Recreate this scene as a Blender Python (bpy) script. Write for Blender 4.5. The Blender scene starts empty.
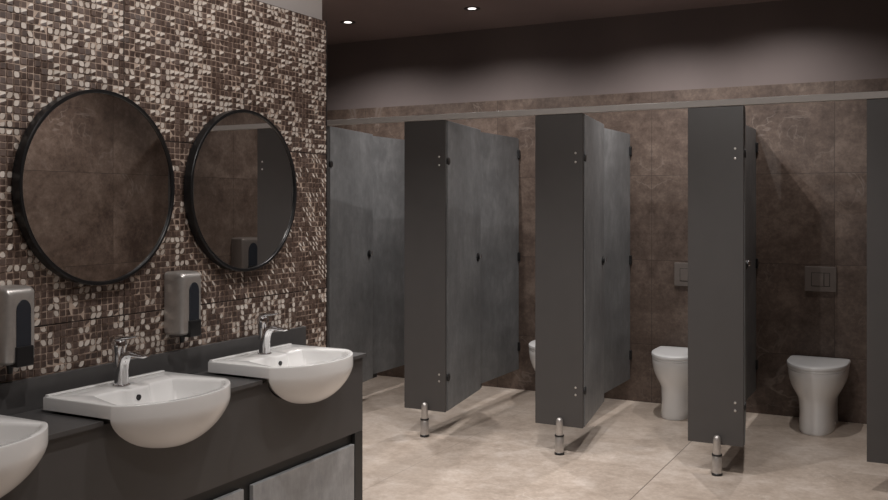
import bpy, bmesh, math, random
from mathutils import Vector, Matrix
random.seed(7)
sc = bpy.context.scene
PI = math.pi

# ------------------------------------------------------------ key dimensions (metres)
F_PX, YAW, HORIZ, EYE = 932.05, 0.4863, 206.05, 1.458
FRONT = 5.183            # front plane of the cubicles
BACK = 6.828             # tiled wall behind the toilets
PC = [-3.779, -2.880, -1.974, -1.067, -0.165]   # pilaster centres
WL = -2.607              # face of the mosaic
WEND = 3.721             # free end of the washbasin wall
CEIL = 2.891
XR = -0.075              # side wall of the last cubicle
JOG = 3.55

# ------------------------------------------------------------ camera
cam = bpy.data.cameras.new('camera'); co = bpy.data.objects.new('camera', cam)
sc.collection.objects.link(co); sc.camera = co
co.location = (0, 0, EYE); co.rotation_euler = (PI/2, 0, YAW)
cam.sensor_width = 36; cam.lens = 36*F_PX/888
cam.shift_y = -(250-HORIZ)/888
cam.clip_start = 0.01; cam.clip_end = 50

# ------------------------------------------------------------ world, exposure
w = bpy.data.worlds.new('world'); sc.world = w; w.use_nodes = True
w.node_tree.nodes['Background'].inputs[0].default_value = (0.02, 0.02, 0.022, 1)
sc.view_settings.view_transform = 'Standard'; sc.view_settings.look = 'None'
sc.view_settings.gamma = 1; sc.view_settings.use_curve_mapping = False
sc.view_settings.exposure = 0.0

# downlight positions (x, y, power, cone degrees): over the stalls, in front of the stalls, over the washbasins
LIGHTS = [(-4.056, 6.07, 32, 151), (-2.979, 6.07, 32, 151), (-1.74, 6.10, 36, 151), (-0.92, 6.22, 20, 152),
          (-3.85, 4.02, 33, 97), (-2.78, 4.02, 33, 97), (-1.70, 4.02, 33, 97), (-0.62, 4.02, 36, 102),
          (-1.40, 2.75, 21, 174), (-1.40, 1.55, 21, 174), (-0.2, 1.2, 16, 150)]
LAMP_RGB = (1.0, 0.955, 0.925)

# ------------------------------------------------------------ helpers
def link(o): sc.collection.objects.link(o); return o
def obj(name, bm, mat, parent=None, smooth=False, angle=None):
    me = bpy.data.meshes.new(name)
    bmesh.ops.recalc_face_normals(bm, faces=bm.faces)
    bm.to_mesh(me); bm.free()
    if smooth:
        for p in me.polygons: p.use_smooth = True
        if angle is not None:
            me.set_sharp_from_angle(angle=math.radians(angle))
    me.materials.append(mat)
    o = link(bpy.data.objects.new(name, me))
    if parent: o.parent = parent
    return o
def thing(name, label, cat, loc=(0,0,0), rz=0, group=None):
    o = link(bpy.data.objects.new(name, None)); o.empty_display_size = .05
    o.location = loc; o.rotation_euler = (0, 0, rz)
    o['label'] = label; o['category'] = cat
    if group: o['group'] = group
    return o
def struct(name, bm, mat, parent=None, **k):
    o = obj(name, bm, mat, parent, **k)
    o['kind'] = 'structure'
    return o
def dup(root, loc, label):
    r = root.copy(); link(r); r.location = loc; r['label'] = label
    for ch in list(root.children):
        c = ch.copy(); link(c); c.parent = r
        for g in list(ch.children):
            d = g.copy(); link(d); d.parent = c
    return r
def box(bm, x0, x1, y0, y1, z0, z1, bev=0.0, seg=2):
    t = bmesh.new()
    r = bmesh.ops.create_cube(t, size=1)
    for v in t.verts:
        v.co = Vector(((x0+x1)/2+v.co.x*(x1-x0), (y0+y1)/2+v.co.y*(y1-y0), (z0+z1)/2+v.co.z*(z1-z0)))
    if bev > 0:
        bmesh.ops.bevel(t, geom=t.edges[:], offset=bev, segments=seg, profile=.5, affect='EDGES')
    merge(bm, t)
    return bm
def merge(bm, t, M=None):
    if M is not None: bmesh.ops.transform(t, matrix=M, verts=t.verts)
    me = bpy.data.meshes.new('tmp'); t.to_mesh(me); t.free(); bm.from_mesh(me); bpy.data.meshes.remove(me)
def lathe(bm, prof, n=32, M=None):
    """prof: list of (r, z); axis z"""
    t = bmesh.new(); rings = []
    for r, z in prof:
        if r < 1e-6: rings.append([t.verts.new((0, 0, z))])
        else: rings.append([t.verts.new((r*math.cos(2*PI*i/n), r*math.sin(2*PI*i/n), z)) for i in range(n)])
    for a, b in zip(rings, rings[1:]):
        for i in range(n):
            j = (i+1) % n
            if len(a) == 1 and len(b) == 1: continue
            if len(a) == 1: t.faces.new((a[0], b[j], b[i]))
            elif len(b) == 1: t.faces.new((a[i], a[j], b[0]))
            else: t.faces.new((a[i], a[j], b[j], b[i]))
    for R in (rings[0], rings[-1]):
        if len(R) > 1: t.faces.new(R)
    merge(bm, t, M)
    return bm
def loft(bm, rings, cap0=True, cap1=True, M=None):
    t = bmesh.new(); V = [[t.verts.new(p) for p in R] for R in rings]
    n = len(V[0])
    for a, b in zip(V, V[1:]):
        for i in range(n):
            j = (i+1) % n
            t.faces.new((a[i], a[j], b[j], b[i]))
    if cap0: t.faces.new(V[0])
    if cap1: t.faces.new(V[-1])
    merge(bm, t, M)
    return bm
def prism(bm, pts, axis, a, b):
    """extrude a polygon (2D pts) along axis between a and b. axis 'x': pts=(y,z); 'y': (x,z); 'z': (x,y)"""
    def P(p, d):
        return {'x': (d, p[0], p[1]), 'y': (p[0], d, p[1]), 'z': (p[0], p[1], d)}[axis]
    return loft(bm, [[P(p, a) for p in pts], [P(p, b) for p in pts]])
def tube(bm, pts, radii, n=16, M=None, flat=1.0):
    """swept tube with ellipse cross-section along pts lying in the x-z plane; flat scales the in-plane radius"""
    rings = []
    P = [Vector(p) for p in pts]
    for i, p in enumerate(P):
        d = (P[min(i+1, len(P)-1)]-P[max(i-1, 0)]).normalized()
        side = Vector((0, 1, 0)); up = d.cross(side).normalized()
        r = radii[i]
        ra, rb = r if isinstance(r, tuple) else (r, r*flat)
        rings.append([p+side*(ra*math.cos(2*PI*k/n))+up*(rb*math.sin(2*PI*k/n)) for k in range(n)])
    return loft(bm, rings, M=M)

# ------------------------------------------------------------ materials
def nmat(name):
    m = bpy.data.materials.new(name); m.use_nodes = True
    nt = m.node_tree; b = nt.nodes['Principled BSDF']
    return m, nt, b
def plain(name, col, rough=.5, metal=0.0, spec=.5, noise=0.0, scale=20, bump=0.0):
    m, nt, b = nmat(name)
    b.inputs['Roughness'].default_value = rough; b.inputs['Metallic'].default_value = metal
    b.inputs['Specular IOR Level'].default_value = spec
    tc = nt.nodes.new('ShaderNodeTexCoord'); nz = nt.nodes.new('ShaderNodeTexNoise')
    nz.inputs['Scale'].default_value = scale; nz.inputs['Detail'].default_value = 4
    nt.links.new(tc.outputs['Object'], nz.inputs['Vector'])
    mr = nt.nodes.new('ShaderNodeMapRange'); nt.links.new(nz.outputs['Fac'], mr.inputs['Value'])
    mr.inputs['From Min'].default_value = .3; mr.inputs['From Max'].default_value = .7
    mr.inputs['To Min'].default_value = 1-noise; mr.inputs['To Max'].default_value = 1+noise
    mx = nt.nodes.new('ShaderNodeVectorMath'); mx.operation = 'SCALE'
    mx.inputs[0].default_value = col; nt.links.new(mr.outputs['Result'], mx.inputs['Scale'])
    nt.links.new(mx.outputs[0], b.inputs['Base Color'])
    if bump:
        bp = nt.nodes.new('ShaderNodeBump'); bp.inputs['Strength'].default_value = bump
        bp.inputs['Distance'].default_value = .002
        nt.links.new(nz.outputs['Fac'], bp.inputs['Height']); nt.links.new(bp.outputs[0], b.inputs['Normal'])
    return m
class NG:
    """tiny node-math helper"""
    def __init__(s, nt): s.nt = nt
    def _in(s, sock, v):
        if isinstance(v, (int, float)): sock.default_value = v
        else: s.nt.links.new(v, sock)
    def m(s, op, a, b=None, c=None):
        n = s.nt.nodes.new('ShaderNodeMath'); n.operation = op
        s._in(n.inputs[0], a)
        if b is not None: s._in(n.inputs[1], b)
        if c is not None: s._in(n.inputs[2], c)
        return n.outputs[0]
    def comb(s, x, y, z):
        n = s.nt.nodes.new('ShaderNodeCombineXYZ')
        for i, v in enumerate((x, y, z)): s._in(n.inputs[i], v)
        return n.outputs[0]
    def noise(s, vec, scale, detail=4, rough=.55, dist=0.0):
        n = s.nt.nodes.new('ShaderNodeTexNoise'); s.nt.links.new(vec, n.inputs['Vector'])
        n.inputs['Scale'].default_value = scale; n.inputs['Detail'].default_value = detail
        n.inputs['Roughness'].default_value = rough; n.inputs['Distortion'].default_value = dist
        return n.outputs['Fac']
    def white(s, vec):
        n = s.nt.nodes.new('ShaderNodeTexWhiteNoise'); s.nt.links.new(vec, n.inputs['Vector']); return n.outputs
    def ramp(s, fac, stops):
        n = s.nt.nodes.new('ShaderNodeValToRGB'); s._in(n.inputs[0], fac)
        e = n.color_ramp.elements
        while len(e) < len(stops): e.new(.5)
        for el, (p, c) in zip(e, stops): el.position = p; el.color = (*c, 1) if len(c) == 3 else c
        return n.outputs['Color']
    def mix(s, fac, a, b, mode='MIX'):
        n = s.nt.nodes.new('ShaderNodeMix'); n.data_type = 'RGBA'; n.blend_type = mode
        s._in(n.inputs[0], fac)
        for k, v in ((6, a), (7, b)):
            if isinstance(v, tuple): n.inputs[k].default_value = (*v, 1)
            else: s.nt.links.new(v, n.inputs[k])
        return n.outputs[2]
    def sep(s):
        tc = s.nt.nodes.new('ShaderNodeTexCoord'); sp = s.nt.nodes.new('ShaderNodeSeparateXYZ')
        s.nt.links.new(tc.outputs['Object'], sp.inputs[0]); return tc.outputs['Object'], sp.outputs

def stone(name, ua, va, pu, pv, ou, ov, cols, vein, rough, grout, gw=.0022, gstr=.75, vstr=.5, bump=.15, gvstr=None):
    """large-format stone tiles; ua/va pick the world axes (0,1,2) of the tile grid"""
    m, nt, b = nmat(name); g = NG(nt); P, xyz = g.sep()
    u = g.m('DIVIDE', g.m('SUBTRACT', xyz[ua], ou), pu); v = g.m('DIVIDE', g.m('SUBTRACT', xyz[va], ov), pv)
    iu = g.m('FLOOR', u); iv = g.m('FLOOR', v); fu = g.m('FRACT', u); fv = g.m('FRACT', v)
    du = g.m('MULTIPLY', g.m('MINIMUM', fu, g.m('SUBTRACT', 1, fu)), pu)
    dv = g.m('MULTIPLY', g.m('MINIMUM', fv, g.m('SUBTRACT', 1, fv)), pv)
    gu = g.m('LESS_THAN', du, gw*.5*1.6); gv = g.m('LESS_THAN', dv, gw*.5*1.6)
    gvs = gstr if gvstr is None else gvstr
    if name.startswith('beige'):
        gstr = g.m('ADD', .28, g.m('MULTIPLY', g.m('LESS_THAN', g.m('ABSOLUTE', g.m('SUBTRACT', xyz[0], ou)), .1), .6))
    gm = g.m('MAXIMUM', g.m('MULTIPLY', gu, gstr), g.m('MULTIPLY', gv, gvs))
    # neighbours mirror each other (book-matched slabs): triangle coordinate along u
    tri = g.m('PINGPONG', u, 1.0)
    wn = g.white(g.comb(g.m('FLOOR', g.m('MULTIPLY', u, .5)), iv, 0.0))
    sp = nt.nodes.new('ShaderNodeSeparateXYZ'); nt.links.new(wn['Color'], sp.inputs[0])
    q = g.comb(g.m('ADD', g.m('MULTIPLY', tri, pu), g.m('MULTIPLY', sp.outputs[0], 30)),
               g.m('ADD', g.m('MULTIPLY', fv, pv), g.m('MULTIPLY', sp.outputs[1], 30)), 2.3)
    n1 = g.noise(q, 2.2, 8, .62, .6); n2 = g.noise(q, 9, 6, .65, .3); n3 = g.noise(q, 60, 3, .6)
    n4 = g.noise(q, 26, 5, .7, .2)
    base = g.m('ADD', g.m('ADD', g.m('MULTIPLY', n1, .36), g.m('MULTIPLY', n4, .24)), g.m('ADD', g.m('MULTIPLY', n2, .28), g.m('MULTIPLY', n3, .12)))
    col = g.ramp(base, [(.38, cols[0]), (.50, cols[1]), (.62, cols[2])])
    # thin wandering veins = contour lines of smooth noise, broken up by a mask
    va_ = g.noise(q, 1.5, 5, .55, .9)
    line = g.m('SUBTRACT', 1, g.m('MINIMUM', 1, g.m('MULTIPLY', g.m('ABSOLUTE', g.m('SUBTRACT', va_, .52)), 110)))
    vb_ = g.noise(q, 2.6, 4, .5, 1.2)
    line2 = g.m('SUBTRACT', 1, g.m('MINIMUM', 1, g.m('MULTIPLY', g.m('ABSOLUTE', g.m('SUBTRACT', vb_, .46)), 90)))
    mask = nt.nodes.new('ShaderNodeMapRange'); nt.links.new(g.noise(q, 2.0, 2), mask.inputs['Value'])
    mask.inputs['From Min'].default_value = .5; mask.inputs['From Max'].default_value = .62
    vv = g.m('MULTIPLY', g.m('MULTIPLY', g.m('MAXIMUM', line, g.m('MULTIPLY', line2, .6)), mask.outputs[0]), vstr)
    col = g.mix(vv, col, vein)
    col = g.mix(gm, col, grout)
    nt.links.new(col, b.inputs['Base Color'])
    rr = g.m('ADD', rough-.06, g.m('MULTIPLY', n2, .14)); nt.links.new(rr, b.inputs['Roughness'])
    bp = nt.nodes.new('ShaderNodeBump'); bp.inputs['Strength'].default_value = bump; bp.inputs['Distance'].default_value = .002
    nt.links.new(g.m('SUBTRACT', g.m('MULTIPLY', n2, .4), g.m('MULTIPLY', g.m('MAXIMUM', gu, gv), .6)), bp.inputs['Height'])
    nt.links.new(bp.outputs[0], b.inputs['Normal'])
    return m
BR = [(.054, .036, .029), (.120, .086, .069), (.205, .155, .127)]
M_tile_back = stone('brown_stone_tile_back', 0, 2, 1.255, .6265, -.613, .431, BR, (.33, .28, .25), .42, (.035, .026, .021), vstr=.36)
M_tile_side = stone('brown_stone_tile_side', 1, 2, 1.255, .6265, 4.66, .431, BR, (.33, .28, .25), .42, (.035, .026, .021), vstr=.36)
M_floor = stone('beige_stone_floor', 0, 1, 1.255, 1.255, -1.345, 4.30,
                [(.42, .338, .275), (.585, .492, .415), (.74, .655, .585)], (.85, .79, .73), .36, (.11, .08, .06), gw=.0032, gstr=.85, gvstr=.12, vstr=.35, bump=.06)

def concrete(k=1.0, name='grey_concrete_laminate'):
    m, nt, b = nmat(name); g = NG(nt); P, xyz = g.sep()
    mp = nt.nodes.new('ShaderNodeMapping'); mp.inputs['Scale'].default_value = (9, 9, 2.5)
    nt.links.new(P, mp.inputs['Vector'])
    n1 = g.noise(mp.outputs[0], 2.2, 8, .6, .2); n2 = g.noise(P, 2.4, 5, .6, .5)
    mp2 = nt.nodes.new('ShaderNodeMapping'); mp2.inputs['Scale'].default_value = (60, 60, 6); nt.links.new(P, mp2.inputs['Vector'])
    n3 = g.noise(mp2.outputs[0], 2.0, 4, .7)
    n4 = g.noise(P, 14, 6, .7)
    f = g.m('ADD', g.m('ADD', g.m('MULTIPLY', n1, .17), g.m('MULTIPLY', n4, .25)), g.m('ADD', g.m('MULTIPLY', n2, .46), g.m('MULTIPLY', n3, .12)))
    col = g.ramp(f, [(.36, (.115*k, .118*k, .122*k)), (.5, (.175*k, .179*k, .184*k)), (.63, (.26*k, .263*k, .268*k))])
    nt.links.new(col, b.inputs['Base Color']); b.inputs['Roughness'].default_value = .45
    return m
M_conc = concrete()
M_conc2 = concrete(2.0, 'pale_concrete_laminate')

def mosaic_mat():
    m, nt, b = nmat('brown_cream_mosaic'); g = NG(nt); P, xyz = g.sep()
    u = g.m('DIVIDE', g.m('SUBTRACT', xyz[1], MY0), MPY); v = g.m('DIVIDE', g.m('SUBTRACT', xyz[2], MZ0), MPZ)
    iu, iv = g.m('FLOOR', u), g.m('FLOOR', v)
    fu = g.m('SUBTRACT', g.m('FRACT', u), .5); fv = g.m('SUBTRACT', g.m('FRACT', v), .5)
    wn = g.white(g.comb(iu, iv, 3.0)); sp = nt.nodes.new('ShaderNodeSeparateXYZ'); nt.links.new(wn['Color'], sp.inputs[0])
    r1, r2, r3 = sp.outputs[0], sp.outputs[1], sp.outputs[2]
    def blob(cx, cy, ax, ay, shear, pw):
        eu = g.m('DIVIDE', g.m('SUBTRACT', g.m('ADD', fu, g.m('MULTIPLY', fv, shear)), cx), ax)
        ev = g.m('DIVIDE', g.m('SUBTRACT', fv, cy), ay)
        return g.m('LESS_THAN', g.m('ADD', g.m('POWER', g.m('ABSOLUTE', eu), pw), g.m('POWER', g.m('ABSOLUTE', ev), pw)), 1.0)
    # cream colour and painted chip highlights, rounded, leaning one way or the other
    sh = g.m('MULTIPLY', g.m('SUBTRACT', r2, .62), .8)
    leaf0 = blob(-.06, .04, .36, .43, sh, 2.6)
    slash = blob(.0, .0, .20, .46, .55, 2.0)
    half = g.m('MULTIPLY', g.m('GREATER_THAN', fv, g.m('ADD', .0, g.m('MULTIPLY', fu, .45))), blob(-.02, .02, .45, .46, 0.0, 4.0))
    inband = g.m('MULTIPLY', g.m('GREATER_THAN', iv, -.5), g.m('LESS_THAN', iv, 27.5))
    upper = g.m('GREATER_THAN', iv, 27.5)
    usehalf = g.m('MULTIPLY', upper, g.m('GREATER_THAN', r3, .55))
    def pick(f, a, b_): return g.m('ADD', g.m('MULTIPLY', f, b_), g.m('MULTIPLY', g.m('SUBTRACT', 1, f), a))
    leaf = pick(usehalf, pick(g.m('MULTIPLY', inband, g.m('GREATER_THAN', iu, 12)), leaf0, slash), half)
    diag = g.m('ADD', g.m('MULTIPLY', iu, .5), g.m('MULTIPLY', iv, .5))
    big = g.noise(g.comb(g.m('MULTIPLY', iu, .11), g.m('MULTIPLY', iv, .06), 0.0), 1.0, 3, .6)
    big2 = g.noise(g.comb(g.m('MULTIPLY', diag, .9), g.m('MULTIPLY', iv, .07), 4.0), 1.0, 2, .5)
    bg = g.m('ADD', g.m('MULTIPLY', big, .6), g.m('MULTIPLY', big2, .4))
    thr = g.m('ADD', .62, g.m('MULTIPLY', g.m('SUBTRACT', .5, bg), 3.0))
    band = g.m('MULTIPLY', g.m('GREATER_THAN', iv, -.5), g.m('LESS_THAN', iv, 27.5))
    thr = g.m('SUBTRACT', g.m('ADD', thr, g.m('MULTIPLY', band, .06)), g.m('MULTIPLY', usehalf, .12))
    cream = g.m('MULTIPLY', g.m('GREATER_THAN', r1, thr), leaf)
    mid = g.ramp(r3, [(0, (.095, .058, .043)), (1, (.20, .138, .107))])
    drk = g.ramp(r2, [(0, (.026, .014, .010)), (.6, (.052, .030, .023)), (1, (.100, .064, .050))])
    base = g.mix(blob(.07, -.05, .37, .40, 0.0, 5.0), mid, drk)
    n = g.noise(P, 90, 3, .6); base = g.mix(.25, base, g.ramp(n, [(.3, (.05, .03, .022)), (.7, (.20, .14, .115))]))
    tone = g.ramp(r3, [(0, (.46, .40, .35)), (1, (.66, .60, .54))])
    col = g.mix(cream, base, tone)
    nt.links.new(col, b.inputs['Base Color'])
    nt.links.new(g.m('ADD', .42, g.m('MULTIPLY', r2, .2)), b.inputs['Roughness'])
    b.inputs['Specular IOR Level'].default_value = .6
    return m
MY0, MPY, MZ0, MPZ = 2.452, .6645/26, 1.062, .645/28
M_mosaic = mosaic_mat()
def grout_mat():
    m, nt, b = nmat('mosaic_grout'); g = NG(nt); P, xyz = g.sep()
    def near(sock, o, p):
        return g.m('LESS_THAN', g.m('ABSOLUTE', g.m('MULTIPLY', g.m('PINGPONG', g.m('SUBTRACT', sock, o), p/2), 1)), .0028)
    f = g.m('MAXIMUM', near(xyz[1], MY0, .6645), near(xyz[2], MZ0, .645))
    nt.links.new(g.mix(f, (.40, .31, .25), (.03, .02, .016)), b.inputs['Base Color']); b.inputs['Roughness'].default_value = .8
    return m
M_grout = grout_mat()
M_paint_light = plain('pale_wall_paint', (.38, .348, .33), .8, noise=.03, scale=3)
M_paint = plain('taupe_wall_paint', (.185, .153, .147), .85, noise=.04, scale=3)
M_ceil = plain('dark_ceiling_paint', (.27, .205, .195), .9, noise=.04, scale=3)
M_anth = plain('anthracite_laminate', (.070, .066, .065), .42, noise=.03, scale=8)
M_anthedge = plain('black_panel_edge', (.02, .02, .02), .5)
M_counter = plain('charcoal_counter', (.078, .075, .075), .36, noise=.05, scale=30)
M_alu = plain('satin_aluminium', (.42, .40, .385), .55, metal=.0, noise=.03, scale=40)
M_steel = plain('brushed_steel', (.60, .575, .55), .36, metal=.75, noise=.05, scale=70)
M_dstl = plain('dark_satin_steel', (.19, .165, .15), .40, metal=.3, noise=.04, scale=30)
M_chrome = plain('chrome', (.82, .82, .83), .09, metal=1.0)
M_black = plain('black_plastic', (.012, .012, .013), .35)
M_frame = plain('black_metal_frame', (.014, .014, .015), .30, metal=.2)
M_glassdk = plain('smoked_window', (.028, .032, .04), .22)
M_cer = plain('white_ceramic', (.86, .855, .845), .13, spec=.5)
M_seat = plain('white_seat_plastic', (.86, .86, .86), .25)
M_mirror = plain('mirror_silver', (.72, .71, .70), .0, metal=1.0)
M_trimw = plain('dark_lamp_trim', (.04, .035, .033), .5)
def emit(name, col, s):
    m, nt, b = nmat(name); b.inputs['Base Color'].default_value = (.8, .8, .8, 1)
    b.inputs['Emission Color'].default_value = (*col, 1); b.inputs['Emission Strength'].default_value = s
    return m
M_lamp = emit('lamp_diffuser', (1, .95, .9), 2.2)

# ------------------------------------------------------------ structure
XW, XE, YS = -4.85, 1.5, -1.6
T = .12
bm = bmesh.new()
prism(bm, [(XW-T, YS-T), (XE+T, YS-T), (XE+T, JOG), (XR+T, JOG), (XR+T, BACK+T), (XW-T, BACK+T)], 'z', -.1, 0)
struct('floor', bm, M_floor)
bm = bmesh.new()
prism(bm, [(XW-T, YS-T), (XE+T, YS-T), (XE+T, JOG), (XR+T, JOG), (XR+T, BACK+T), (XW-T, BACK+T)], 'z', CEIL, CEIL+.1)
struct('ceiling', bm, M_ceil)
ZT = 2.306
struct('wall_back', box(bmesh.new(), XW, XR+T, BACK+.010, BACK+T, 0, CEIL), M_paint)
o = struct('trim_1', box(bmesh.new(), XW, XR, BACK, BACK+.010, 0, ZT), M_tile_back)
o = struct('wall_right', box(bmesh.new(), XR, XR+T, JOG, BACK+.010, 0, CEIL), M_tile_side)
struct('wall_right_front', box(bmesh.new(), XE, XE+T, YS, JOG, 0, CEIL), M_tile_side)
struct('wall_entrance_return', box(bmesh.new(), XR+T, XE, JOG-.0, JOG+T, 0, CEIL), M_tile_back)
struct('wall_front', box(bmesh.new(), XW, XE, YS-T, YS, 0, CEIL), M_tile_back)
struct('wall_far_left', box(bmesh.new(), XW-T, XW, 2.9, BACK+.01, 0, CEIL), M_tile_side)
struct('wall_alcove', box(bmesh.new(), XW, -2.80, 2.9-T, 2.9, 0, CEIL), M_paint)
ZM = 2.352
struct('wall_left', box(bmesh.new(), -2.80, -2.634, YS, WEND-.003, 0, CEIL), M_paint_light)
# mosaic backing slab + chips in relief
bk = struct('trim_2', box(bmesh.new(), -2.634, WL-.006, YS, WEND, 0, ZM), M_grout)
bm = bmesh.new()
i0, i1 = -52, 49
for j in range(-12, 56):
    z0 = MZ0 + j*MPZ
    for i in range(i0, i1+1):
        y0 = MY0 + i*MPY
        if y0+MPY > WEND+.012: continue
        g = .0009
        ga = g*2.4 if i % 26 == 0 else g; gb = g*2.4 if i % 26 == 25 else g
        gc = g*2.4 if j % 28 == 0 else g; gd = g*2.4 if j % 28 == 27 else g
        ya, yb, za, zb = y0+ga, min(y0+MPY-gb, WEND-.001), z0+gc, z0+MPZ-gd
        # chips undulate a little from one to the next
        s = math.sin(i*.9+j*.55)*.0010
        h = [WL-.0035+random.uniform(-.0016, .0016)+s for _ in range(1)][0]
        ty, tz = random.uniform(-.0014, .0014), random.uniform(-.0014, .0014)
        xb = WL-.0065; e = .0013
        lo = [bm.verts.new((xb, y, z)) for y, z in ((ya, za), (yb, za), (yb, zb), (ya, zb))]
        hi = [bm.verts.new((h+ty*su+tz*sv, y, z)) for y, z, su, sv in ((ya+e, za+e, -1, -1), (yb-e, za+e, 1, -1), (yb-e, zb-e, 1, 1), (ya+e, zb-e, -1, 1))]
        bm.faces.new(hi)
        for k in range(4): bm.faces.new((lo[k], lo[(k+1) % 4], hi[(k+1) % 4], hi[k]))
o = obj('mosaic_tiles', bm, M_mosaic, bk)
# dark profile that closes the free end of the mosaic
struct('trim_3', box(bmesh.new(), -2.634, WL-.001, WEND, WEND+.002, 0, ZM+.002), M_anthedge)

# ------------------------------------------------------------ cubicles
TH = .018
def make_pilaster(w0=-.149, w1=.149, sx=.105):
    t = thing('cubicle_pilaster', '', 'cubicle panel', (0, FRONT, 0), group='dark front posts of the cubicles')
    obj('panel', box(bmesh.new(), w0, w1, 0, TH, .161, 2.0, .0015, 1), M_anth, t)
    for z in (1.768, 1.716, .395, .352):
        obj('screw', lathe(bmesh.new(), [(0, 0), (.0065, 0), (.0065, .002), (.004, .0035), (0, .0038)], 16,
            Matrix.Translation((sx, 0, z)) @ Matrix.Rotation(PI/2, 4, 'X')), M_steel, t, smooth=True, angle=40)
    # adjustable foot clasping the front of the panel
    FM = Matrix.Translation((.014, -.0245, 0))
    lg = obj('leg', lathe(bmesh.new(), [(0, .014), (.0265, .014), (.0265, .100), (.0245, .104), (.0215, .108), (.0215, .118), (.0205, .190), (.018, .204), (.011, .213), (0, .216)], 32, FM), M_steel, t, smooth=True, angle=40)
    obj('foot_cap', lathe(bmesh.new(), [(0, 0), (.029, 0), (.029, .011), (.0265, .0138), (0, .0138)], 32, FM), M_black, lg, smooth=True, angle=40)
    obj('ring', lathe(bmesh.new(), [(.0216, .107), (.0275, .107), (.0275, .114), (.0216, .114)], 32, FM), M_black, lg, smooth=True, angle=40)
    return t
pil = make_pilaster(); pil.location.x = PC[1]
pil['label'] = 'dark grey cubicle post panel on a steel foot nearest the mosaic wall, leftmost visible'
dup(pil, (PC[2], FRONT, 0), 'dark grey cubicle post panel on steel foot hiding part of the leftmost visible toilet')
dup(pil, (PC[3], FRONT, 0), 'widest looking dark grey cubicle post, standing between the two clearly visible toilets')
dup(pil, (PC[0], FRONT, 0), 'dark grey cubicle post tucked behind the end of the mosaic wall')
p4 = make_pilaster(w1=XR-PC[4]-.001, sx=.05); p4.location.x = PC[4]
p4['label'] = 'dark grey cubicle post cut off by the right edge of the photo'

DL = .745; DA = math.atan2(.74, -.124)   # door swung past a right angle, along its partition
def make_door():
    t = thing('cubicle_door', '', 'cubicle door', (0, 0, 0), DA, group='open concrete look cubicle doors')
    obj('panel', box(bmesh.new(), 0, DL, -.007, .007, .164, 1.998, .001, 1), M_conc, t)
    for z in (1.742, .374):
        h = obj('hinge', lathe(bmesh.new(), [(0, -.0125), (.021, -.0125), (.024, -.009), (.024, .009), (.021, .0125), (0, .0125)], 28,
            Matrix.Translation((.012, 0, z)) @ Matrix.Rotation(PI/2, 4, 'X')), M_black, t, smooth=True, angle=40)
    k = obj('latch', lathe(bmesh.new(), [(0, .0), (.030, .0), (.030, .004), (.027, .007), (.017, .008), (.017, .012), (.015, .0135), (0, .014)], 28,
        Matrix.Translation((DL-.075, -.007, 1.10)) @ Matrix.Rotation(PI/2, 4, 'X')), M_black, t, smooth=True, angle=40)
    bm = box(bmesh.new(), DL-.081, DL-.069, -.034, -.0205, 1.094, 1.122, .002)
    obj('turn_knob', bm, M_chrome, k)
    return t
dr = make_door(); dr.location = (PC[1]+.1435, FRONT+.0325, 0)
dr['label'] = 'open grey concrete look door beside the leftmost visible cubicle post, nearly full width seen'
dup(dr, (PC[0]+.1435, FRONT+.0325, 0), 'open grey concrete look door just right of the mosaic wall end')
dup(dr, (PC[2]+.1435, FRONT+.0325, 0), 'narrow looking open grey door in the cubicle left of the middle toilet')
dup(dr, (PC[3]+.1435, FRONT+.0325, 0), 'open grey door seen edge on, in the cubicle of the rightmost toilet')

def make_part():
    t = thing('cubicle_partition', '', 'partition', (0, 0, 0), group='concrete look partitions between the cubicles')
    bm = bmesh.new()
    # top rear corner is clipped off round
    y0, y1, z0, z1 = FRONT+TH+.001, BACK-.002, .163, 1.998
    pts = [(y0, z0), (y1, z0), (y1, z1-.02), (y1-.006, z1-.006), (y1-.02, z1), (y0, z1)]
    prism(bm, pts, 'x', -.071, -.057)
    obj('panel', bm, M_conc, t)
    for z in (1.868, 1.055, .345):
        bm = box(bmesh.new(), -.0569, -.041, y1-.026, BACK-.0002, z-.036, z+.036, .006)
        obj('wall_bracket', bm, M_black, t)
    obj('gap_shade_strip', box(bmesh.new(), -.070, -.058, y1-.93, y1-.68, .134, .1625), M_black, t)  # black strip standing in for the shade in the gap past the door end
    return t
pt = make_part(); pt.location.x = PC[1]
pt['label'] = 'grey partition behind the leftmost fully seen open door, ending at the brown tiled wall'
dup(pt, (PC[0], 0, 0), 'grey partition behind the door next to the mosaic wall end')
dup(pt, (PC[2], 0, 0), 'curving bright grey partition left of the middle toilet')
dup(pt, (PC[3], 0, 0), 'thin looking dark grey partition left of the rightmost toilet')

hr = thing('header_rail', 'long satin aluminium rail running along the tops of all cubicle posts', 'rail', (0, FRONT, 2.0))
obj('rail', box(bmesh.new(), XW+.001, XR-.001, -.012, .030, 0.001, .036, .002), M_alu, hr)

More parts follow.
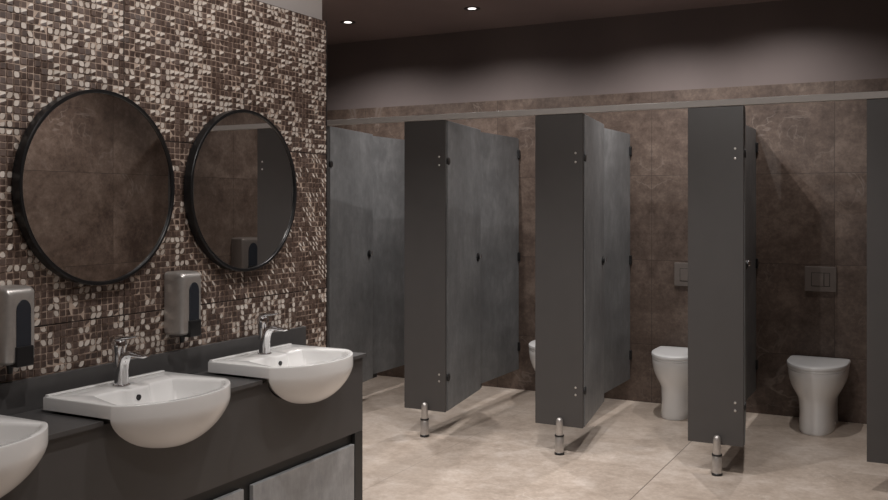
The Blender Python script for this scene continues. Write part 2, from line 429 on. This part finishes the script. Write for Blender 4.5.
# ------------------------------------------------------------ toilets
def outl(w, yb, yf, sq=2.3, n=48, st=.45):
    """D-shaped outline: straight back at y=yb, sides straight, rounded front at y=yf (front is -y)"""
    pts = []
    L = yb-yf; ys = yb-L*st
    for k in range(n):
        a = 2*PI*k/n
        c, s = math.cos(a), math.sin(a)
        if s <= 0:   # front half
            x = math.copysign(abs(c)**(2/sq), c)*w/2; y = ys+math.copysign(abs(s)**(2/sq), s)*(ys-yf)
        else:        # back half: squarer
            x = math.copysign(abs(c)**(2/10), c)*w/2; y = ys+abs(s)**(2/10)*(yb-ys)
        pts.append((x, y))
    return pts
def make_toilet():
    t = thing('toilet', '', 'toilet', (0, BACK, 0), group='white toilets along the back wall')
    prof = [(.000, .214, -.012, -.494), (.010, .222, -.012, -.498), (.05, .216, -.012, -.492), (.12, .214, -.012, -.486), (.17, .220, -.012, -.484),
            (.205, .240, -.012, -.488), (.235, .272, -.012, -.496), (.265, .306, -.012, -.508), (.295, .332, -.012, -.520), (.33, .350, -.012, -.530),
            (.365, .360, -.012, -.535), (.388, .364, -.012, -.537), (.394, .360, -.014, -.534)]
    rings = [[(x, y, z) for x, y in outl(w_, yb, yf, 2.15 if z > .2 else 2.6, st=.40)] for z, w_, yb, yf in prof]
    # bowl opening (hidden under the lid)
    for z, w_, yb, yf in [(.394, .26, -.16, -.48), (.34, .22, -.18, -.45), (.27, .12, -.22, -.38)]:
        rings.append([(x, y, z) for x, y in outl(w_, yb, yf, 2.2, st=.45)])
    obj('bowl', loft(bmesh.new(), rings), M_cer, t, smooth=True, angle=50)
    def slab(z0, z1, w_, yb, yf, dome=0.0, e=.006):
        R = []
        for z, k in [(z0, e*.6), (z0+e*.6, 0), (z1-e, 0), (z1-e*.3, e*.35), (z1, e)]:
            R.append([(x, y, z) for x, y in outl(w_-2*k, yb-k, yf+k, 2.0, st=.34)])
        for s in (.7, .35):
            R.append([(x*s, (y-(yb+yf)/2)*s+(yb+yf)/2, z1+dome*(1-s)) for x, y in outl(w_-2*e, yb-e, yf+e, 2.0, st=.34)])
        return loft(bmesh.new(), R)
    obj('seat', slab(.3945, .4115, .372, -.055, -.541), M_seat, t, smooth=True, angle=40)
    obj('lid', slab(.4125, .436, .380, -.050, -.545, .002), M_seat, t, smooth=True, angle=40)
    for s in (-1, 1):
        obj('lid_hinge', lathe(bmesh.new(), [(0, 0), (.011, 0), (.011, .022), (.008, .026), (0, .026)], 20, Matrix.Translation((s*.08, -.034, .3945))), M_chrome, t, smooth=True, angle=40)
    obj('floor_bolt_cover', lathe(bmesh.new(), [(0, 0), (.009, 0), (.008, .005), (0, .006)], 16,
        Matrix.Translation((.1085, -.27, .045)) @ Matrix.Rotation(PI/2, 4, 'Y')), M_steel, t, smooth=True)
    return t
TX = [-3.40, -2.528, -1.60, -.695]
tl = make_toilet(); tl.location.x = TX[3]
tl['label'] = 'white toilet with closed lid seen whole in the rightmost cubicle'
dup(tl, (TX[2], BACK, 0), 'white toilet half hidden by the widest dark cubicle post, middle of three')
dup(tl, (TX[1], BACK, 0), 'white toilet of which only a sliver shows left of a dark cubicle post')

def make_plate():
    t = thing('flush_plate', '', 'flush plate', (0, BACK, .96), group='steel flush plates above the toilets')
    obj('plate', box(bmesh.new(), -.1015, .1015, -.014, 0, -.085, .085, .0035), M_dstl, t)
    bm = box(bmesh.new(), -.056, .020, -.017, -.014, -.046, .040, .001)
    obj('large_button', bm, M_dstl, t)
    bm = box(bmesh.new(), .024, .056, -.017, -.014, -.046, .040, .001)
    obj('small_button', bm, M_dstl, t)
    # shadow gap round the buttons
    bm = bmesh.new()
    box(bm, -.0595, .0595, -.0146, -.0138, -.0495, -.0465); box(bm, -.0595, .0595, -.0146, -.0138, .0405, .0435)
    box(bm, -.0595, -.0565, -.0146, -.0138, -.0465, .0405); box(bm, .0565, .0595, -.0146, -.0138, -.0465, .0405)
    box(bm, .0205, .0235, -.0146, -.0138, -.0465, .0405)
    obj('button_gap', bm, M_black, t)
    return t
fp = make_plate(); fp.location.x = -.700
fp['label'] = 'steel flush plate on the brown tiles above the rightmost toilet, seen whole'
dup(fp, (-1.597, BACK, .96), 'steel flush plate above the middle toilet, cut by a dark cubicle post')

# ------------------------------------------------------------ washbasin counter
BY = [1.545, 2.300, 3.064]
CZ = .797; CXF = -2.262; CXB = WL+.0005
BV0 = -2.530        # back edge of the basins
def notch_half(y0, hw): return (y0-hw, y0+hw)
vu = thing('vanity_unit', 'dark charcoal washstand along the mosaic wall with grey concrete look doors', 'vanity', (-2.45, 2.0, 0))
inv = Matrix.Translation((2.45, -2.0, 0))
def vobj(name, bm, mat):
    bmesh.ops.transform(bm, matrix=inv, verts=bm.verts); return obj(name, bm, mat, vu)
Y0c, Y1c = .55, 3.530
# fascia with half-round cut-outs for the bowls
pts = [(Y0c, .452), (Y1c, .452), (Y1c, .781)]
for yc in reversed(BY):
    for k in range(0, 25):
        a = PI*k/24
        pts.append((yc+.206*math.cos(a), .781-.102*abs(math.sin(a))**1.05))
pts.append((Y0c, .781))
bm = bmesh.new(); prism(bm, pts, 'x', -2.298, -2.280); vobj('fascia', bm, M_anth)
bm = bmesh.new()
box(bm, WL+.001, -2.300, Y0c, Y1c-.02, .08, .10)
box(bm, WL+.001, -2.300, Y0c, Y0c+.018, .10, .68)
box(bm, -2.318, -2.300, Y0c+.018, Y1c-.02, .10, .60)
vobj('carcass', bm, M_anthedge)
vobj('end_panel', box(bmesh.new(), WL+.001, -2.2795, Y1c-.062, Y1c, 0, .451, .001, 1) , M_anthedge)
vobj('end_panel', box(bmesh.new(), WL+.001, -2.2985, Y1c-.018, Y1c, .4515, .781), M_anthedge)
for (a, b_) in ((.62, 1.30), (1.345, 1.985), (2.03, 2.718), (2.772, 3.462)):
    vobj('door', box(bmesh.new(), -2.298, -2.279, a, b_, .105, .404, .0012, 1), M_conc2)
vobj('plinth', box(bmesh.new(), -2.36, -2.34, Y0c, Y1c-.07, 0, .08), M_black)

ct = thing('countertop', 'thin charcoal worktop under the three white washbasins with upstand', 'countertop', (-2.45, 2.0, CZ))
inv2 = Matrix.Translation((2.45, -2.0, -CZ))
pts = [(CXB, Y0c), (CXB, Y1c+.006)]
pts.append((CXF, Y1c+.006))
for yc in reversed(BY):
    pts += [(CXF, yc+.2585), (-2.50, yc+.2585), (-2.50, yc-.2585), (CXF, yc-.2585)]
pts.append((CXF, Y0c))
bm = bmesh.new(); prism(bm, pts, 'z', CZ-.014, CZ); bmesh.ops.transform(bm, matrix=inv2, verts=bm.verts)
obj('worktop', bm, M_counter, ct)
bm = box(bmesh.new(), WL+.0005, WL+.018, Y0c, Y1c-.002, CZ+.0002, .900, .001, 1); bmesh.ops.transform(bm, matrix=inv2, verts=bm.verts)
obj('upstand', bm, M_counter, ct)

# basin, local frame: +x towards the user, y along the wall, z up from the worktop
def make_basin():
    t = thing('washbasin', '', 'washbasin', (BV0, 0, CZ), group='white semi recessed washbasins')
    HW, VS, VF = .261, .300, .437
    NB, NS, NF = 32, 14, 56
    def arc(u, hw, vs, vf): return vs+(vf-vs)*max(0, 1-abs(u/hw)**2.2)**.75
    O, I = [], []
    def led(q): return 1/(1+(abs(q)/.30)**10)
    # back edge, from +HW to -HW
    for k in range(NB):
        q = 1-2*k/NB
        O.append((0, HW*q)); I.append((.132+.022*led(q), .172*q))
    for k in range(NS):
        q = k/NS
        O.append((VS*q, -HW)); I.append((.132+(.306-.132)*q, -.172-(.236-.172)*q**.9))
    for k in range(NF):
        a = -PI/2+PI*k/NF; q = math.sin(a)
        O.append((arc(HW*q, HW, VS, VF), HW*q)); I.append((arc(.236*q, .236, .306, .413), .236*q))
    for k in range(NS):
        q = 1-k/NS
        O.append((VS*q, HW)); I.append((.132+(.306-.132)*q, .172+(.236-.172)*q**.9))
    c = (.275, 0); R = []
    def ring(P, z): R.append([(x, y, z) for x, y in P])
    # underside: full width at the front, half-round towards the wall
    B = []
    TAB = [(.03, .10), (.06, .135), (.12, .165), (.18, .184), (.235, .196), (.262, .211), (.283, .236), (.300, HW)]
    for x, y in O:
        if x >= VS-1e-6: B.append((x, y)); continue
        if x <= 1e-6: B.append((.03, y/HW*.10)); continue
        v = .03+(VS-.03)*(x/VS)
        for (v0, w0), (v1, w1) in zip(TAB, TAB[1:]):
            if v0 <= v <= v1+1e-9: hw = w0+(w1-w0)*(v-v0)/(v1-v0)
        B.append((v, math.copysign(hw, y)))
    dep = .131
    bc = (.312, 0)
    for k in range(1, 13):
        a = PI/2*k/12; ss = math.sin(a)
        ring(ins(B, bc, ss), .004-dep*math.cos(a)**1.3)
    ring(O, .009); ring(O, .0465); ring(ins(O, c, .996), .0495); ring(ins(O, c, .988), .051)
    ci = (.285, 0)
    ring(ins(I, ci, 1.03), .0505); ring(I, .048); ring(ins(I, ci, .985), .040)
    for s_, z in ((.965, .015), (.92, -.015), (.82, -.050), (.64, -.074), (.38, -.086), (.10, -.09)):
        sm = []
        for (x, y) in I:
            a = math.atan2(y, x-ci[0]); q = min(1, (1-s_)*2.4)
            ex, ey = ci[0]+.125*s_*math.cos(a), .225*s_*math.sin(a)
            lx, ly = ci[0]+(x-ci[0])*s_, y*s_
            sm.append((lx*(1-q)+ex*q, ly*(1-q)+ey*q))
        ring(sm, z)
    bowl = obj('bowl', loft(bmesh.new(), R), M_cer, t, smooth=True, angle=48)
    obj('back_lip', box(bmesh.new(), .0, .016, -HW+.006, HW-.006, .0505, .056, .0022), M_cer, t, smooth=True, angle=40)
    obj('overflow_hole', lathe(bmesh.new(), [(0, 0), (.0095, 0), (.0095, .004), (.006, .0045), (0, .002)], 20,
        Matrix.Translation((.1590, -.012, .019)) @ Matrix.Rotation(PI/2, 4, 'Y')), M_black, t, smooth=True, angle=40)
    obj('drain', lathe(bmesh.new(), [(0, 0), (.028, 0), (.026, .003), (.012, .004), (0, .002)], 24, Matrix.Translation((.285, 0, -.0895))), M_chrome, t, smooth=True, angle=40)
    return t
def ins(P, c, s, d=0):
    return [(c[0]+(x-c[0])*s, c[1]+(y-c[1])*s) for x, y in P]
bs = make_basin(); bs.location = (BV0, BY[2], CZ)
bs['label'] = 'white ceramic washbasin at the far end of the counter, nearest the cubicles'
dup(bs, (BV0, BY[1], CZ), 'white ceramic washbasin in the middle of the counter, seen whole below the larger mirror')
dup(bs, (BV0, BY[0], CZ), 'white ceramic washbasin cut off by the left edge of the photo')

def make_tap():
    t = thing('tap', '', 'tap', (0, 0, 0), group='chrome basin mixer taps')
    obj('base_ring', lathe(bmesh.new(), [(0, 0), (.029, 0), (.029, .003), (.025, .006), (0, .006)], 32), M_chrome, t, smooth=True, angle=40)
    bm = bmesh.new()
    # body leans forward and sweeps into a flat spout
    pts = [(0, 0, .005), (.001, 0, .025), (.004, 0, .052), (.010, 0, .078), (.019, 0, .096), (.034, 0, .107), (.056, 0, .110), (.082, 0, .107), (.106, 0, .105), (.122, 0, .109)]
    rad = [(.0245, .0245), (.0225, .0225), (.0205, .0200), (.0200, .0180), (.0198, .0160), (.0195, .0125), (.019, .0090), (.0175, .0070), (.014, .0052), (.008, .003)]
    tube(bm, pts, rad, 24)
    obj('spout', bm, M_chrome, t, smooth=True, angle=60)
    bm = bmesh.new()
    lathe(bm, [(0, .060), (.019, .060), (.0205, .095), (.021, .118), (.0255, .134), (.0250, .148), (.017, .157), (0, .160)], 28, Matrix.Translation((-.010, 0, 0)))
    obj('cartridge_cover', bm, M_chrome, t, smooth=True, angle=40)
    bm = bmesh.new()
    tube(bm, [(-.026, 0, .150), (-.006, 0, .161), (.020, 0, .163), (.048, 0, .166), (.072, 0, .172)], [(.015, .005), (.024, .008), (.018, .006), (.012, .004), (.006, .0025)], 16)
    obj('lever', bm, M_chrome, t, smooth=True, angle=60)
    return t
tp = make_tap(); tp.location = (-2.452, BY[2]-.010, CZ+.0512)
tp['label'] = 'chrome mixer tap on the washbasin nearest the cubicles'
dup(tp, (-2.452, BY[1]-.010, CZ+.0512), 'chrome mixer tap on the middle washbasin below the larger mirror')

# ------------------------------------------------------------ mirrors
def make_mirror():
    t = thing('round_mirror', '', 'mirror', (WL, 0, 1.523), group='round black framed mirrors')
    Ro, Ri = .3405, .3275
    M = Matrix.Rotation(PI/2, 4, 'Y')
    obj('frame', lathe(bmesh.new(), [(Ri-.02, .004), (Ro-.002, .002), (Ro, .004), (Ro, .040), (Ro-.002, .042), (Ri+.002, .042), (Ri, .040), (Ri, .034), (Ri-.02, .030), (Ri-.02, .004)], 128, M), M_frame, t, smooth=True, angle=35)
    obj('mirror_glass', lathe(bmesh.new(), [(0, .030), (Ri-.0005, .030), (Ri-.0005, .035), (0, .035)], 128, M), M_mirror, t)
    return t
mr = make_mirror(); mr.location.y = 3.086
mr['label'] = 'round black framed mirror nearer the cubicles, reflecting a dark panel'
dup(mr, (WL, 2.320, 1.523), 'larger looking round black framed mirror on the left reflecting brown tiles')

# ------------------------------------------------------------ soap dispensers
def rrect(hw, h0, h1, r, n=6):
    P = []
    for (cy, cz, a0) in ((hw-r, h1-r, 0), (-hw+r, h1-r, 90), (-hw+r, h0+r, 180), (hw-r, h0+r, 270)):
        for k in range(n+1):
            a = math.radians(a0+90*k/n); P.append((cy+r*math.cos(a), cz+r*math.sin(a)))
    return P
def make_dispenser(name='soap_dispenser', cat='soap dispenser', group='steel soap dispensers on the mosaic wall', W=.056, H=.242, D=.092, body=None):
    t = thing(name, '', cat, (WL, 0, .965), group=group)
    rings = []
    for d, k in [(.0, 0), (.6*D, 0), (D-.022, .001), (D-.010, .004), (D-.003, .010), (D, .018)]:
        rings.append([(d, y, z) for y, z in rrect(W-k, k*.6, H-k*1.3, .016 if k < .01 else .012)])
    rings.append([(D+.001, y, z) for y, z in rrect(W-.03, .03, H-.04, .008)])
    obj('housing', loft(bmesh.new(), rings), body or M_steel, t, smooth=True, angle=50)
    # arched level window
    P = []; ww = W*.46
    y_c = .004
    for k in range(17):
        a = PI*k/16; P.append((y_c+ww*math.cos(a), H*.80-ww+ww*1.3*math.sin(a)))
    P += [(y_c-ww, .0), (y_c+ww, .0)]
    bm = bmesh.new(); prism(bm, P, 'x', D-.004, D+.0035); obj('level_window', bm, M_glassdk, t)
    obj('push_bar', box(bmesh.new(), D-.025, D+.010, y_c-ww-.004, y_c+ww+.006, -.006, H*.235, .003), M_black, t)
    bm = lathe(bmesh.new(), [(0, -.032), (.008, -.032), (.010, -.01), (.014, .002), (0, .002)], 20, Matrix.Translation((D*.45, -.005, 0)))
    obj('nozzle', bm, M_black, t, smooth=True, angle=40)
    return t
sd = make_dispenser(); sd.location = (WL, 2.703, .965)
sd['label'] = 'steel soap dispenser on the mosaic between the two visible mirrors'
dup(sd, (WL, 1.950, .965), 'steel soap dispenser on the mosaic cut off by the left edge of the photo')
pd = make_dispenser('paper_dispenser', 'paper dispenser', None, .13, .30, .12, M_dstl)
pd.location = (XR, 6.02, .90); pd.rotation_euler.z = PI
pd['label'] = 'dark rounded paper dispenser on side wall, seen only reflected in the mirror nearer the cubicles'

# ------------------------------------------------------------ downlights
def make_lamp():
    t = thing('downlight', '', 'ceiling light', (0, 0, CEIL), group='small round recessed ceiling lights')
    obj('trim_ring', lathe(bmesh.new(), [(.030, -.0005), (.060, -.0005), (.060, -.004), (.055, -.006), (.032, -.0015), (.030, -.0005)], 40), M_trimw, t, smooth=True, angle=40)
    obj('diffuser', lathe(bmesh.new(), [(0, -.0005), (.029, -.0005), (.029, -.003), (0, -.0035)], 40), M_lamp, t, smooth=True, angle=40)
    return t
names = ['recessed round ceiling light nearest the mosaic wall, left of the two visible',
         'recessed round ceiling light at the top of the photo above the leftmost open cubicle',
         'recessed ceiling light above the cubicle with the middle toilet',
         'recessed ceiling light above the cubicle with the rightmost toilet',
         'recessed ceiling light in front of the cubicle beside the mosaic wall',
         'recessed ceiling light in front of the leftmost visible cubicle post',
         'recessed ceiling light in front of the middle toilet',
         'recessed ceiling light in front of the rightmost toilet',
         'recessed ceiling light in front of the far washbasin',
         'recessed ceiling light in front of the near washbasins',
         'recessed ceiling light over the entrance']
lp = make_lamp()
for i, (x, y, pw, cone) in enumerate(LIGHTS):
    t = lp if i == 0 else dup(lp, (x, y, CEIL), names[i])
    t.location = (x, y, CEIL); t['label'] = names[i]
    L = bpy.data.lights.new('downlight_beam', 'SPOT'); L.energy = pw*2.2; L.color = LAMP_RGB
    L.spot_size = math.radians(cone); L.spot_blend = 1.0 if y > 5 else (.7 if cone < 160 else .25); L.shadow_soft_size = .014
    lo = link(bpy.data.objects.new('downlight_beam', L)); lo.location = (x, y, CEIL-.02)
